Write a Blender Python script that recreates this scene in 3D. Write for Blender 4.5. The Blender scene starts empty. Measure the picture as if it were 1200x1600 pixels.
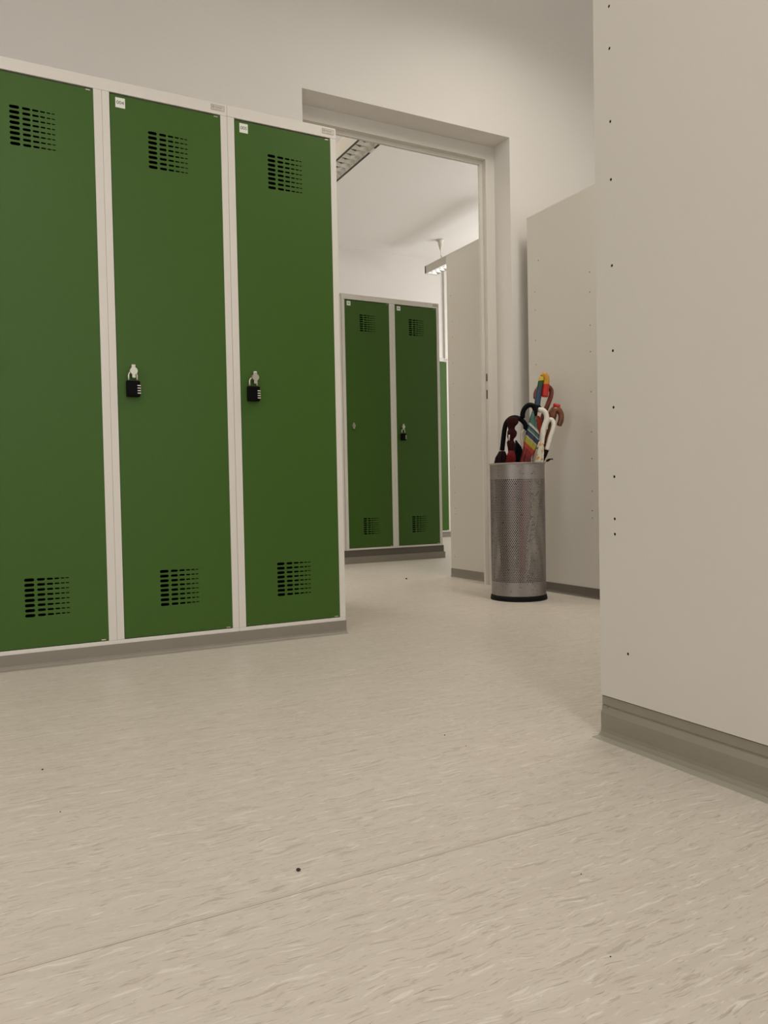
import bpy, bmesh, math, random
from mathutils import Vector, Matrix, noise
random.seed(5)
sc = bpy.context.scene
C = sc.collection
PI = math.pi
CAMH = 0.515

# ---------------------------------------------------------------- camera
YAW, PITCH, ROLL = 0.48758486, -0.02732628, -0.019425
fw = Vector((math.sin(YAW) * math.cos(PITCH), math.cos(YAW) * math.cos(PITCH), math.sin(PITCH)))
rt = Vector((math.cos(YAW), -math.sin(YAW), 0))
up = rt.cross(fw)
cr, sr = math.cos(ROLL), math.sin(ROLL)
r2 = rt * cr + up * sr
u2 = up * cr - rt * sr
cd = bpy.data.cameras.new('camera')
cam = bpy.data.objects.new('camera', cd)
C.objects.link(cam)
cd.sensor_fit = 'HORIZONTAL'
cd.sensor_width = 36.0
cd.lens = 36.0 * 1224.585 / 1200
cd.clip_start = 0.02
cd.clip_end = 60
mw = Matrix((r2, u2, -fw)).transposed().to_4x4()
mw.translation = Vector((0, 0, CAMH))
cam.matrix_world = mw
sc.camera = cam

# ---------------------------------------------------------------- view, world, lights
sc.view_settings.view_transform = 'Standard'
sc.view_settings.look = 'None'
sc.view_settings.gamma = 1
sc.view_settings.use_curve_mapping = False
sc.view_settings.exposure = 0.07
w = bpy.data.worlds.new('world')
sc.world = w
w.use_nodes = True
w.node_tree.nodes['Background'].inputs[0].default_value = (0.75, 0.85, 1.0, 1)
w.node_tree.nodes['Background'].inputs[1].default_value = 0.6


def area(name, loc, target, sx, sy, power, color):
    l = bpy.data.lights.new(name, 'AREA')
    l.shape = 'RECTANGLE'
    l.size = sx
    l.size_y = sy
    l.energy = power
    l.color = color
    o = bpy.data.objects.new(name, l)
    C.objects.link(o)
    o.location = loc
    d = Vector(target) - Vector(loc)
    o.rotation_euler = d.to_track_quat('-Z', 'Y').to_euler()
    return o


WARM = (1.0, 0.93, 0.84)
DAY = (1.0, 0.96, 0.92)


def lamp_light(name, loc, power, spread, length=1.45, col=WARM):
    o = area(name, loc, (loc[0], loc[1], 0), 0.16, length, power, col)
    o.data.spread = math.radians(spread)
    return o


# daylight through the windows of the front room (left, and behind the camera)
area('window_light_left', (-2.55, 0.3, 1.75), (0, 0.3, 1.3), 2.6, 1.5, 19, DAY)
area('window_light_back', (-0.7, -2.92, 1.55), (-0.3, 0, 1.35), 2.6, 1.6, 22, DAY)
area('window_light_back', (2.4, -2.92, 1.55), (2.2, 0, 1.40), 2.2, 1.6, 11, DAY)
# louvred ceiling lamps of the front room, out of the frame; the louvres cut the light off sideways
lamp_light('room_lamp_light', (2.10, 1.60, 2.95), 17, 165)
lamp_light('room_lamp_light', (2.30, 2.10, 2.95), 6, 165)
lamp_light('room_lamp_light', (-0.30, 0.90, 2.95), 8, 150)
lamp_light('room_lamp_light', (0.30, -1.30, 2.95), 31, 165)
# next room: windows on its right side, its lamp, and an added upward fill
area('window_light_right', (6.4, 5.9, 1.8), (3, 5.6, 1.9), 2.4, 1.6, 70, (1.0, 0.97, 0.95))
lamp_light('next_room_lamp_light', (1.15, 4.25, 2.88), 11, 140)
area('next_room_added_uplight', (1.15, 5.4, 2.75), (1.15, 5.4, 3.2), 0.16, 1.45, 20, WARM)  # added unseen fill that brightens the ceiling, no fixture here

# ---------------------------------------------------------------- helpers


def tag(o, label=None, cat=None, group=None, kind=None):
    if label: o['label'] = label
    if cat: o['category'] = cat
    if group: o['group'] = group
    if kind: o['kind'] = kind
    return o


def link(name, me, mats=None, parent=None, smooth=False):
    o = bpy.data.objects.new(name, me)
    C.objects.link(o)
    if mats:
        for m in (mats if isinstance(mats, (list, tuple)) else [mats]):
            me.materials.append(m)
    if smooth:
        for p in me.polygons: p.use_smooth = True
    if parent: o.parent = parent
    return o


def obj(name, bm, mats, parent=None, smooth=False):
    bmesh.ops.recalc_face_normals(bm, faces=bm.faces)
    me = bpy.data.meshes.new(name)
    bm.to_mesh(me)
    bm.free()
    return link(name, me, mats, parent, smooth)


def empty(name, loc, rz=0):
    o = bpy.data.objects.new(name, None)
    C.objects.link(o)
    o.location = loc
    o.rotation_euler = (0, 0, rz)
    o.empty_display_size = 0.05
    return o


def bx(bm, x0, x1, y0, y1, z0, z1, mi=0, bev=0):
    r = bmesh.ops.create_cube(bm, size=1)
    vs = r['verts']
    for v in vs:
        v.co = Vector(((x0 + x1) / 2 + v.co.x * (x1 - x0), (y0 + y1) / 2 + v.co.y * (y1 - y0), (z0 + z1) / 2 + v.co.z * (z1 - z0)))
    fs = set(f for v in vs for f in v.link_faces)
    for f in fs: f.material_index = mi
    if bev:
        es = list(set(e for v in vs for e in v.link_edges))
        rr = bmesh.ops.bevel(bm, geom=es, offset=bev, segments=2, affect='EDGES', profile=0.5)
        for f in rr['faces']: f.material_index = mi
    return vs


def box_obj(name, x0, x1, y0, y1, z0, z1, mats, parent=None, bev=0):
    bm = bmesh.new()
    bx(bm, x0, x1, y0, y1, z0, z1, bev=bev)
    return obj(name, bm, mats, parent)


def tube(bm, pts, rad, seg=14, cap=True, mi=0):
    pts = [Vector(p) for p in pts]
    n = len(pts)
    if not isinstance(rad, (list, tuple)): rad = [rad] * n
    t0 = (pts[1] - pts[0]).normalized()
    ref = Vector((0, 0, 1)) if abs(t0.z) < 0.9 else Vector((1, 0, 0))
    nrm = t0.cross(ref).normalized()
    rings = []
    for i in range(n):
        t = (pts[min(i + 1, n - 1)] - pts[max(i - 1, 0)]).normalized()
        nrm = (nrm - t * nrm.dot(t)).normalized()
        b = t.cross(nrm)
        rings.append([bm.verts.new(pts[i] + (nrm * math.cos(a) + b * math.sin(a)) * rad[i]) for a in [2 * PI * k / seg for k in range(seg)]])
    for i in range(n - 1):
        for k in range(seg):
            f = bm.faces.new((rings[i][k], rings[i][(k + 1) % seg], rings[i + 1][(k + 1) % seg], rings[i + 1][k]))
            f.material_index = mi
            f.smooth = True
    if cap:
        for r in (rings[0], rings[-1]):
            f = bm.faces.new(r)
            f.material_index = mi


def spline(pts, n=8):
    """Catmull-Rom through the points."""
    P = [Vector(p) for p in pts]
    P = [P[0] * 2 - P[1]] + P + [P[-1] * 2 - P[-2]]
    out = []
    for i in range(1, len(P) - 2):
        a, b, c, d = P[i - 1:i + 3]
        for k in range(n):
            t = k / n
            out.append(0.5 * ((2 * b) + (c - a) * t + (2 * a - 5 * b + 4 * c - d) * t * t + (3 * b - a - 3 * c + d) * t ** 3))
    out.append(P[-2])
    return out


def lathe(bm, prof, cx=0, cy=0, seg=48, mi=0):
    rings = []
    for r, z in prof:
        rings.append([bm.verts.new((cx + r * math.cos(2 * PI * k / seg), cy + r * math.sin(2 * PI * k / seg), z)) for k in range(seg)])
    for i in range(len(prof) - 1):
        for k in range(seg):
            f = bm.faces.new((rings[i][k], rings[i][(k + 1) % seg], rings[i + 1][(k + 1) % seg], rings[i + 1][k]))
            f.material_index = mi
            f.smooth = True
    return rings


def prism(bm, prof, a, b, axis='x', mi=0):
    """extrude a closed 2D profile (p, z) along x (p = y) or y (p = x)."""
    def pt(p, z, s): return (s, p, z) if axis == 'x' else (p, s, z)
    A = [bm.verts.new(pt(p, z, a)) for p, z in prof]
    B = [bm.verts.new(pt(p, z, b)) for p, z in prof]
    n = len(prof)
    for i in range(n):
        bm.faces.new((A[i], A[(i + 1) % n], B[(i + 1) % n], B[i])).material_index = mi
    bm.faces.new(A).material_index = mi
    bm.faces.new(B[::-1]).material_index = mi


def plate_mesh(name, wdt, hgt, holes, thick):
    """flat plate in XZ, lower left corner at origin, front face at y=0, cut by holes: ('slot',x,z,w,h) or ('dot',x,z,r)."""
    cu = bpy.data.curves.new(name + '_c', 'CURVE')
    cu.dimensions = '2D'
    cu.fill_mode = 'BOTH'
    cu.extrude = thick / 2

    def sp(pts):
        s = cu.splines.new('POLY')
        s.points.add(len(pts) - 1)
        for p, q in zip(s.points, pts): p.co = (q[0], q[1], 0, 1)
        s.use_cyclic_u = True
    sp([(0, 0), (wdt, 0), (wdt, hgt), (0, hgt)])
    for h in holes:
        if h[0] == 'slot':
            _, x, z, w_, h_ = h
            r = h_ / 2
            pts = []
            for k in range(7):
                a = -PI / 2 + PI * k / 6
                pts.append((x + w_ - r + r * math.cos(a), z + r * math.sin(a)))
            for k in range(7):
                a = PI / 2 + PI * k / 6
                pts.append((x + r + r * math.cos(a), z + r * math.sin(a)))
            sp(pts[::-1])
        else:
            _, x, z, r = h
            sp([(x + r * math.cos(-2 * PI * k / 14), z + r * math.sin(-2 * PI * k / 14)) for k in range(14)])
    o = bpy.data.objects.new(name + '_t', cu)
    C.objects.link(o)
    dg = bpy.context.evaluated_depsgraph_get()
    me = bpy.data.meshes.new_from_object(o.evaluated_get(dg))
    bpy.data.objects.remove(o)
    me.transform(Matrix(((1, 0, 0, 0), (0, 0, -1, thick / 2), (0, 1, 0, 0), (0, 0, 0, 1))))
    me.name = name
    return me


def text_mesh(name, body, size, thick=0.0003):
    cu = bpy.data.curves.new(name, 'FONT')
    cu.body = body
    cu.size = size
    cu.extrude = thick
    cu.align_x = 'CENTER'
    cu.align_y = 'CENTER'
    o = bpy.data.objects.new(name + '_t', cu)
    C.objects.link(o)
    dg = bpy.context.evaluated_depsgraph_get()
    me = bpy.data.meshes.new_from_object(o.evaluated_get(dg))
    bpy.data.objects.remove(o)
    me.transform(Matrix(((1, 0, 0, 0), (0, 0, -1, 0), (0, 1, 0, 0), (0, 0, 0, 1))))
    return me


# ---------------------------------------------------------------- materials
def mat(name, col, rough=0.5, metal=0.0, bump=0, bscale=200, var=0, vscale=3, spec=0.5, coat=0):
    m = bpy.data.materials.new(name)
    m.use_nodes = True
    nt = m.node_tree
    b = nt.nodes['Principled BSDF']
    b.inputs['Base Color'].default_value = (*col, 1)
    b.inputs['Roughness'].default_value = rough
    b.inputs['Metallic'].default_value = metal
    b.inputs['Specular IOR Level'].default_value = spec
    if coat: b.inputs['Coat Weight'].default_value = coat
    tc = nt.nodes.new('ShaderNodeTexCoord')
    if bump:
        n = nt.nodes.new('ShaderNodeTexNoise')
        n.inputs['Scale'].default_value = bscale
        n.inputs['Detail'].default_value = 3
        nt.links.new(tc.outputs['Object'], n.inputs['Vector'])
        bp = nt.nodes.new('ShaderNodeBump')
        bp.inputs['Strength'].default_value = bump
        bp.inputs['Distance'].default_value = 0.001
        nt.links.new(n.outputs['Fac'], bp.inputs['Height'])
        nt.links.new(bp.outputs['Normal'], b.inputs['Normal'])
    if var:
        n = nt.nodes.new('ShaderNodeTexNoise')
        n.inputs['Scale'].default_value = vscale
        n.inputs['Detail'].default_value = 4
        nt.links.new(tc.outputs['Object'], n.inputs['Vector'])
        r = nt.nodes.new('ShaderNodeValToRGB')
        r.color_ramp.elements[0].position = 0.3
        r.color_ramp.elements[1].position = 0.7
        r.color_ramp.elements[0].color = (*[c * (1 - var) for c in col], 1)
        r.color_ramp.elements[1].color = (*[min(1, c * (1 + var)) for c in col], 1)
        nt.links.new(n.outputs['Fac'], r.inputs['Fac'])
        nt.links.new(r.outputs['Color'], b.inputs['Base Color'])
    return m


M_WALL = mat('wall_paint', (0.76, 0.735, 0.69), 0.85, bump=0.15, bscale=120, var=0.012)
M_CEIL = mat('ceiling_paint', (0.82, 0.80, 0.76), 0.9, bump=0.1, bscale=90)
M_FRAMEW = mat('door_frame_paint', (0.68, 0.65, 0.59), 0.5)
M_WHITE = mat('locker_white_enamel', (0.72, 0.685, 0.63), 0.42, bump=0.04, bscale=500)
M_PANEL = mat('locker_side_enamel', (0.64, 0.605, 0.545), 0.5, bump=0.05, bscale=500, var=0.01)
M_GREEN = mat('green_enamel', (0.052, 0.117, 0.019), 0.38, bump=0.04, bscale=600, spec=0.22)
M_DARK = mat('locker_inside_shade', (0.012, 0.012, 0.010), 0.9)  # near-black colour stands in for the unlit inside
M_SKIRT = mat('grey_vinyl_skirting', (0.25, 0.225, 0.185), 0.5, bump=0.05, bscale=300, var=0.04, vscale=9)
M_SKIRTD = mat('dark_grey_vinyl', (0.13, 0.112, 0.088), 0.5)
M_TOE = mat('grey_green_weld_strip', (0.36, 0.34, 0.28), 0.5)
M_HOLE = mat('hole_shadow', (0.01, 0.009, 0.008), 0.9)
M_STEEL = mat('brushed_steel', (0.44, 0.42, 0.40), 0.36, metal=0.9, var=0.18, vscale=14)
M_NICKEL = mat('nickel', (0.58, 0.56, 0.47), 0.35, metal=0.9)
M_BLACK = mat('black_plastic', (0.002, 0.002, 0.0025), 0.5, spec=0.08)
M_RUBBER = mat('black_rubber', (0.005, 0.005, 0.005), 0.6, spec=0.15)
M_CARD = mat('label_card', (0.80, 0.82, 0.74), 0.6)
M_INK = mat('label_ink', (0.14, 0.13, 0.12), 0.7)
M_PLATE = mat('label_plate', (0.62, 0.58, 0.51), 0.5)
M_PLINK = mat('plate_ink', (0.26, 0.23, 0.20), 0.7)
M_LOUV = mat('louvre_aluminium', (0.84, 0.83, 0.78), 0.3, metal=0.4)
M_LAMPBODY = mat('lamp_housing_enamel', (0.72, 0.68, 0.61), 0.5)
M_SLOT = mat('lamp_edge_gasket', (0.05, 0.05, 0.035), 0.6)
M_DIAL = mat('dial_white', (0.80, 0.74, 0.70), 0.5)
M_GRIT = mat('dark_grit', (0.035, 0.022, 0.012), 0.9)


def floor_mat():
    m = bpy.data.materials.new('streaked_vinyl')
    m.use_nodes = True
    nt = m.node_tree
    b = nt.nodes['Principled BSDF']
    b.inputs['Roughness'].default_value = 0.42
    L = nt.links.new
    tc = nt.nodes.new('ShaderNodeTexCoord')
    wn = nt.nodes.new('ShaderNodeTexNoise')
    wn.inputs['Scale'].default_value = 14
    wn.inputs['Detail'].default_value = 2
    L(tc.outputs['Object'], wn.inputs['Vector'])
    sub = nt.nodes.new('ShaderNodeVectorMath'); sub.operation = 'SUBTRACT'
    sub.inputs[1].default_value = (0.5, 0.5, 0.5)
    L(wn.outputs['Color'], sub.inputs[0])
    scl = nt.nodes.new('ShaderNodeVectorMath'); scl.operation = 'MULTIPLY'
    scl.inputs[1].default_value = (0.05, 0.028, 0)
    L(sub.outputs[0], scl.inputs[0])
    add = nt.nodes.new('ShaderNodeVectorMath'); add.operation = 'ADD'
    L(tc.outputs['Object'], add.inputs[0]); L(scl.outputs[0], add.inputs[1])

    def layer(sx, sy, off, lo, hi, detail=3.0, rough=0.55):
        mp = nt.nodes.new('ShaderNodeMapping')
        mp.inputs['Scale'].default_value = (sx, sy, 1)
        mp.inputs['Location'].default_value = (off, off * 1.7, 0)
        L(add.outputs[0], mp.inputs['Vector'])
        n = nt.nodes.new('ShaderNodeTexNoise')
        n.inputs['Scale'].default_value = 1
        n.inputs['Detail'].default_value = detail
        n.inputs['Roughness'].default_value = rough
        L(mp.outputs[0], n.inputs['Vector'])
        r = nt.nodes.new('ShaderNodeMapRange')
        r.inputs['From Min'].default_value = lo
        r.inputs['From Max'].default_value = hi
        L(n.outputs['Fac'], r.inputs['Value'])
        return r.outputs[0]
    base = (0.605, 0.55, 0.477)
    cur = None

    def mix(fac, col, k, prev):
        mx = nt.nodes.new('ShaderNodeMix'); mx.data_type = 'RGBA'
        mm = nt.nodes.new('ShaderNodeMath'); mm.operation = 'MULTIPLY'; mm.inputs[1].default_value = k
        L(fac, mm.inputs[0]); L(mm.outputs[0], mx.inputs[0])
        if prev is None: mx.inputs[6].default_value = (*base, 1)
        else: L(prev, mx.inputs[6])
        mx.inputs[7].default_value = (*col, 1)
        return mx.outputs[2]
    cur = mix(layer(4, 60, 3.1, 0.42, 0.62), (0.545, 0.490, 0.420), 0.6, cur)          # broad tone streaks
    cur = mix(layer(16, 140, 9.2, 0.612, 0.636, 3.5), (0.40, 0.345, 0.285), 0.60, cur)    # dark flakes
    cur = mix(layer(9, 85, 21.7, 0.660, 0.674, 4.0), (0.41, 0.36, 0.30), 0.60, cur)       # larger grey flakes
    cur = mix(layer(17, 145, 33.3, 0.612, 0.640, 3.5), (0.75, 0.695, 0.615), 0.65, cur)   # light flakes
    cur = mix(layer(9, 85, 47.9, 0.662, 0.678, 4.0), (0.75, 0.695, 0.61), 0.65, cur)
    cur = mix(layer(38, 300, 71.0, 0.625, 0.660, 2.0), (0.72, 0.665, 0.585), 0.45, cur)   # fine light flecks
    cur = mix(layer(42, 280, 88.0, 0.635, 0.665, 2.0), (0.37, 0.32, 0.26), 0.45, cur)     # fine dark flecks
    cur = mix(layer(26, 360, 51.0, 0.645, 0.68, 2.5), (0.24, 0.20, 0.155), 0.6, cur)      # thin dark hairs
    L(cur, b.inputs['Base Color'])
    return m


M_FLOOR = floor_mat()

# ---------------------------------------------------------------- the rooms
H = 3.2
XL, XR = -2.6, 3.95          # front room
NX0, NX1 = -0.8, 6.5         # next room
YB, YW0, YW1, YF = -3.0, 3.27, 3.45, 7.86


def struct(name, bm, m):
    o = obj(name, bm, m)
    o['kind'] = 'structure'
    return o


bm = bmesh.new(); bx(bm, XL - 0.2, NX1 + 0.2, YB - 0.2, YF + 0.2, -0.1, 0)
struct('floor', bm, M_FLOOR)
bm = bmesh.new(); bx(bm, XL - 0.2, NX1 + 0.2, YB - 0.2, YF + 0.2, H, H + 0.1)
struct('ceiling', bm, M_CEIL)
# wall with the door opening between the rooms
OX0, OX1, OZ = 1.363, 2.502, 2.308
bm = bmesh.new()
bx(bm, XL - 0.2, OX0, YW0, YW1, 0, H)
bx(bm, OX1, NX1 + 0.2, YW0, YW1, 0, H)
bx(bm, OX0, OX1, YW0, YW1, OZ, H)
bmesh.ops.remove_doubles(bm, verts=bm.verts, dist=1e-5)
struct('wall_front', bm, M_WALL)


def wall_with_window(name, axis, pos, thick, a0, a1, w0, w1, z0, z1):
    """wall in plane axis=pos with a window opening from w0..w1, z0..z1"""
    bm = bmesh.new()
    def b(p0, p1, q0, q1):
        if axis == 'x': bx(bm, pos, pos + thick, p0, p1, q0, q1)
        else: bx(bm, p0, p1, pos, pos + thick, q0, q1)
    b(a0, w0, 0, H); b(w1, a1, 0, H); b(w0, w1, 0, z0); b(w0, w1, z1, H)
    return struct(name, bm, M_WALL)


wall_with_window('wall_left', 'x', XL - 0.2, 0.2, YB - 0.2, YW0, -1.0, 1.6, 1.0, 2.5)
bm = bmesh.new()
for a_, b_ in ((XL, -2.0), (0.6, 1.3), (3.5, XR)): bx(bm, a_, b_, YB - 0.2, YB, 0, H)
for a_, b_ in ((-2.0, 0.6), (1.3, 3.5)):
    bx(bm, a_, b_, YB - 0.2, YB, 0, 0.8); bx(bm, a_, b_, YB - 0.2, YB, 2.4, H)
struct('wall_back', bm, M_WALL)
wall_with_window('wall_right', 'x', NX1, 0.2, YW1, YF, 4.7, 7.1, 1.0, 2.6)
bm = bmesh.new(); bx(bm, XR, XR + 0.2, YB - 0.2, YW0, 0, H); struct('wall_right_front', bm, M_WALL)
bm = bmesh.new(); bx(bm, NX0 - 0.2, NX0, YW1, YF, 0, H); struct('wall_left_next', bm, M_WALL)
bm = bmesh.new(); bx(bm, NX0 - 0.2, NX1 + 0.2, YF, YF + 0.2, 0, H); struct('wall_far', bm, M_WALL)

M_WFRAME = mat('window_frame_white', (0.8, 0.78, 0.74), 0.4)


def window(name, axis, pos, w0, w1, z0, z1):
    bm = bmesh.new()
    t = 0.06
    def b(p0, p1, q0, q1):
        if axis == 'x': bx(bm, pos - 0.03, pos + 0.03, p0, p1, q0, q1)
        else: bx(bm, p0, p1, pos - 0.03, pos + 0.03, q0, q1)
    b(w0, w1, z0, z0 + t); b(w0, w1, z1 - t, z1); b(w0, w0 + t, z0, z1); b(w1 - t, w1, z0, z1)
    m = (w0 + w1) / 2
    b(m - t / 2, m + t / 2, z0, z1)
    return struct(name, bm, M_WFRAME)


window('window_1', 'x', XL - 0.1, -1.0, 1.6, 1.0, 2.5)
window('window_2', 'y', YB - 0.1, -2.0, 0.6, 0.8, 2.4)
window('window_4', 'y', YB - 0.1, 1.3, 3.5, 0.8, 2.4)
window('window_3', 'x', NX1 + 0.1, 4.7, 7.1, 1.0, 2.6)

# steel door frame set at the rear of the reveal
door = empty('door_frame', (0, 0, 0))
door.name = 'door_1'
door['kind'] = 'structure'
FZ = 2.238                      # lower edge of the frame head

def prism_z(bm, prof, z0, z1):
    A = [bm.verts.new((x, y, z0)) for x, y in prof]
    B = [bm.verts.new((x, y, z1)) for x, y in prof]
    n = len(prof)
    for i in range(n): bm.faces.new((A[i], A[(i + 1) % n], B[(i + 1) % n], B[i]))
    bm.faces.new(A); bm.faces.new(B[::-1])


bm = bmesh.new()
prism_z(bm, [(OX1 - .0005, 3.402), (OX1 - .0005, 3.449), (2.428, 3.449), (2.428, 3.434), (2.446, 3.434), (2.446, 3.4035), (2.4475, 3.402)], 0, OZ - .0005)
jr = obj('jamb', bm, M_FRAMEW, door)
bm = bmesh.new()
prism_z(bm, [(OX0 + .0005, 3.402), (OX0 + .0005, 3.449), (OX0 + .074, 3.449), (OX0 + .074, 3.434), (OX0 + .056, 3.434), (OX0 + .056, 3.402)], 0, OZ - .0005)
obj('jamb', bm, M_FRAMEW, door)
bm = bmesh.new()
prism(bm, [(3.402, OZ - .0006), (3.434, OZ - .0006), (3.434, FZ), (3.402, FZ)], OX0 + 0.0562, 2.4458, 'x')
prism(bm, [(3.4342, OZ - .0006), (3.449, OZ - .0006), (3.449, FZ - 0.018), (3.4342, FZ - 0.018)], OX0 + 0.0742, 2.4278, 'x')
obj('frame_head', bm, M_FRAMEW, door)
M_STRIKE = mat('strike_plate_dark', (0.045, 0.032, 0.025), 0.5)
for z0, z1 in ((1.083, 1.122), (0.990, 1.037)):
    bm = bmesh.new(); bx(bm, 2.4448, 2.4465, 3.416, 3.425, z0, z1)
    s = obj('strike_plate', bm, M_STRIKE, door)

# ---------------------------------------------------------------- locker parts
SLOTS = [(0.0, 0.0280, 0.0094), (0.0352, 0.0226, 0.0078), (0.0626, 0.0180, 0.0061), (0.0846, 0.0139, 0.0047), (0.1022, 0.0110, 0.0038), (0.1163, 0.0096, 0.0031)]


def vent(x0, ztop):
    out = []
    for r in range(8):
        for sx, sw, sh in SLOTS: out.append(('slot', x0 + sx, ztop - r * 0.01543, sw, sh))
    return out


DW = 0.352


def door_mesh(dh):
    return plate_mesh('door', DW, dh, vent(0.1143, dh - 0.0975) + vent(0.1143, 0.2055), 0.0015)


def hasp_bm():
    bm = bmesh.new()
    bmesh.ops.create_cone(bm, cap_ends=True, segments=28, radius1=0.0125, radius2=0.0115, depth=0.006, matrix=Matrix.Translation((0, -0.0045, 0)) @ Matrix.Rotation(PI / 2, 4, 'X'))
    bmesh.ops.create_cone(bm, cap_ends=True, segments=24, radius1=0.0122, radius2=0.0118, depth=0.003, matrix=Matrix.Translation((0, -0.0190, 0)) @ Matrix.Rotation(PI / 2, 4, 'X'))
    bx(bm, -0.0065, 0.0065, -0.0180, -0.0005, 0.009, 0.0205, bev=0.002)
    bx(bm, -0.0055, 0.0055, -0.0200, -0.0165, -0.0225, -0.006, bev=0.0015)
    bx(bm, -0.0050, 0.0050, -0.018, -0.004, -0.004, 0.009)
    bx(bm, -0.003, 0.003, -0.004, 0.0, -0.018, 0.018)
    return bm


def locker_unit(name, X0, Y0, z0, z1, doors, label, facing=1, depth=0.5, wdt=0.4012, numbers=(), plate=True, side_holes_left=None, side_mat=None, detail=True, group=None, hole_r=0.0035):
    """row cabinet: front plane at Y0 facing -Y (facing=1) or +Y (facing=-1). doors = number of doors; local origin at lower front left."""
    n = doors
    W = wdt * n
    root = empty(name, (X0, Y0, z0), 0)
    tag(root, label, 'locker', group)
    HH = z1 - z0
    y = lambda v: v * facing
    def yb(bm, x0, x1, a, b, c, d, **k):
        a, b = y(a), y(b)
        bx(bm, x0, x1, min(a, b), max(a, b), c, d, **k)
    # carcass: back, top, bottom, right side and dark sheets for the inside shade
    bm = bmesh.new()
    t = 0.0015
    yb(bm, 0.0005, W - 0.0005, depth - t, depth, 0, HH)
    yb(bm, 0.0005, W - 0.0005, 0.02, depth, HH - t - .0005, HH - .0005)
    yb(bm, 0.0005, W - 0.0005, 0.02, depth, 0.0005, t + .0005)
    yb(bm, W - t - 0.0005, W - 0.0005, 0.02, depth, 0, HH)
    obj('body', bm, side_mat or M_WHITE, root)
    bm = bmesh.new()
    for i in range(n):
        a, b = i * wdt + 0.004, (i + 1) * wdt - 0.004
        yb(bm, a, a + .001, 0.018, depth - 0.004, 0.004, HH - 0.004)
        yb(bm, b - .001, b, 0.018, depth - 0.004, 0.004, HH - 0.004)
        yb(bm, a, b, depth - 0.005, depth - 0.004, 0.004, HH - 0.004)
        yb(bm, a, b, 0.018, depth - 0.004, HH - 0.006, HH - 0.005)
        yb(bm, a, b, 0.018, depth - 0.004, 0.004, 0.005)
        yb(bm, a, b, 0.03, depth - 0.02, HH - 0.32, HH - 0.319)
    obj('shade_sheets', bm, M_DARK, root)  # shade behind vents and door gaps, put into the colour
    # left side panel
    if side_holes_left is not None:
        hs = [('dot', (hy if facing == 1 else depth - hy), hz, hole_r) for hy, hz in side_holes_left]
        me = plate_mesh('side_panel', depth, HH, hs, 0.0012)
        # plate lies in XZ facing -Y: turn it to face -X
        if facing == 1:
            me.transform(Matrix(((0, 1, 0, 0), (1, 0, 0, 0), (0, 0, 1, 0), (0, 0, 0, 1))))
        else:
            me.transform(Matrix(((0, 1, 0, 0), (1, 0, 0, -depth), (0, 0, 1, 0), (0, 0, 0, 1))))
        bm = bmesh.new(); bm.from_mesh(me)
        obj('side_panel', bm, side_mat or M_WHITE, root)
    else:
        bm = bmesh.new()
        yb(bm, 0.0005, t, 0.02, depth, 0, HH)
        obj('side_panel', bm, side_mat or M_WHITE, root)
    # front frame
    bm = bmesh.new()
    st = 0.0262 if n > 1 else 0.0262
    yb(bm, 0.0004, 0.0246, 0, 0.02, 0.013, HH - 0.037, bev=0.0008)
    yb(bm, W - 0.0226, W - 0.0004, 0, 0.02, 0.013, HH - 0.037, bev=0.0008)
    for i in range(1, n):
        yb(bm, i * wdt - 0.0226, i * wdt + 0.0020, 0, 0.02, 0.013, HH - 0.037, bev=0.0006)
        yb(bm, i * wdt + 0.0025, i * wdt + 0.0246, 0, 0.02, 0.013, HH - 0.037, bev=0.0006)
    yb(bm, 0.0004, W - 0.0004, 0, 0.02, HH - 0.0365, HH, bev=0.0008)
    yb(bm, 0.0004, W - 0.0004, 0, 0.02, 0, 0.0127, bev=0.0008)
    # rebate behind the door edges (dark gap lies in front of it)
    obj('front_frame', bm, M_WHITE, root)
    if facing == 1 and detail:
        dh = HH - 0.0365 - 0.0127 - 0.0085
        dm = door_mesh(dh)
        hm = None
        for i in range(n):
            d = link('door', dm.copy() if i == 0 else bpy.data.objects[dn].data, None if i else M_GREEN, root)
            if i == 0: dn = d.name
            dx = i * wdt + 0.0268 - 0.0005
            d.location = (dx, 0.0012, 0.0127 + 0.0025)
            # folded door edges
            bm = bmesh.new()
            for a, b in ((0, 0.0012), (DW - 0.0012, DW)): bx(bm, a, b, 0.0016, 0.018, 0, dh)
            bx(bm, 0.0012, DW - 0.0012, 0.0016, 0.018, 0, 0.0012); bx(bm, 0.0012, DW - 0.0012, 0.0016, 0.018, dh - 0.0012, dh)
            obj('door_rim', bm, M_GREEN, d)
            hb = hasp_bm()
            h = obj('hasp', hb, M_NICKEL, d)
            h.location = (0.0465, -0.0002, 0.8480 * (HH / 1.768))
            for hz in (dh - 0.004, 0.0005):
                bm = bmesh.new(); bx(bm, DW - 0.022, DW - 0.008, -0.0012, 0.004, hz, hz + 0.0036, bev=0.0008)
                g = obj('hinge_pin', bm, M_NICKEL, d)
            num = numbers[i] if i < len(numbers) else None
            if num is not None:
                bm = bmesh.new(); bx(bm, 0.0165, 0.0458, -0.0008, -0.0001, dh - 0.0380, dh - 0.0070)
                c = obj('number_label', bm, M_CARD, d)
                if num:
                    tm = text_mesh('number', num, 0.0155, 0.0002)
                else:       # numbers too small to read in the photograph: three short strokes
                    tm = bpy.data.meshes.new('number'); tb = bmesh.new()
                    for k in (-1, 0, 1): bx(tb, k * 0.005 - 0.0015, k * 0.005 + 0.0015, -0.0002, 0.0002, -0.004, 0.004)
                    tb.to_mesh(tm); tb.free()
                t_ = link('number', tm, M_INK, d)
                t_.location = (0.0312, -0.0011, dh - 0.0225)
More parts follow.
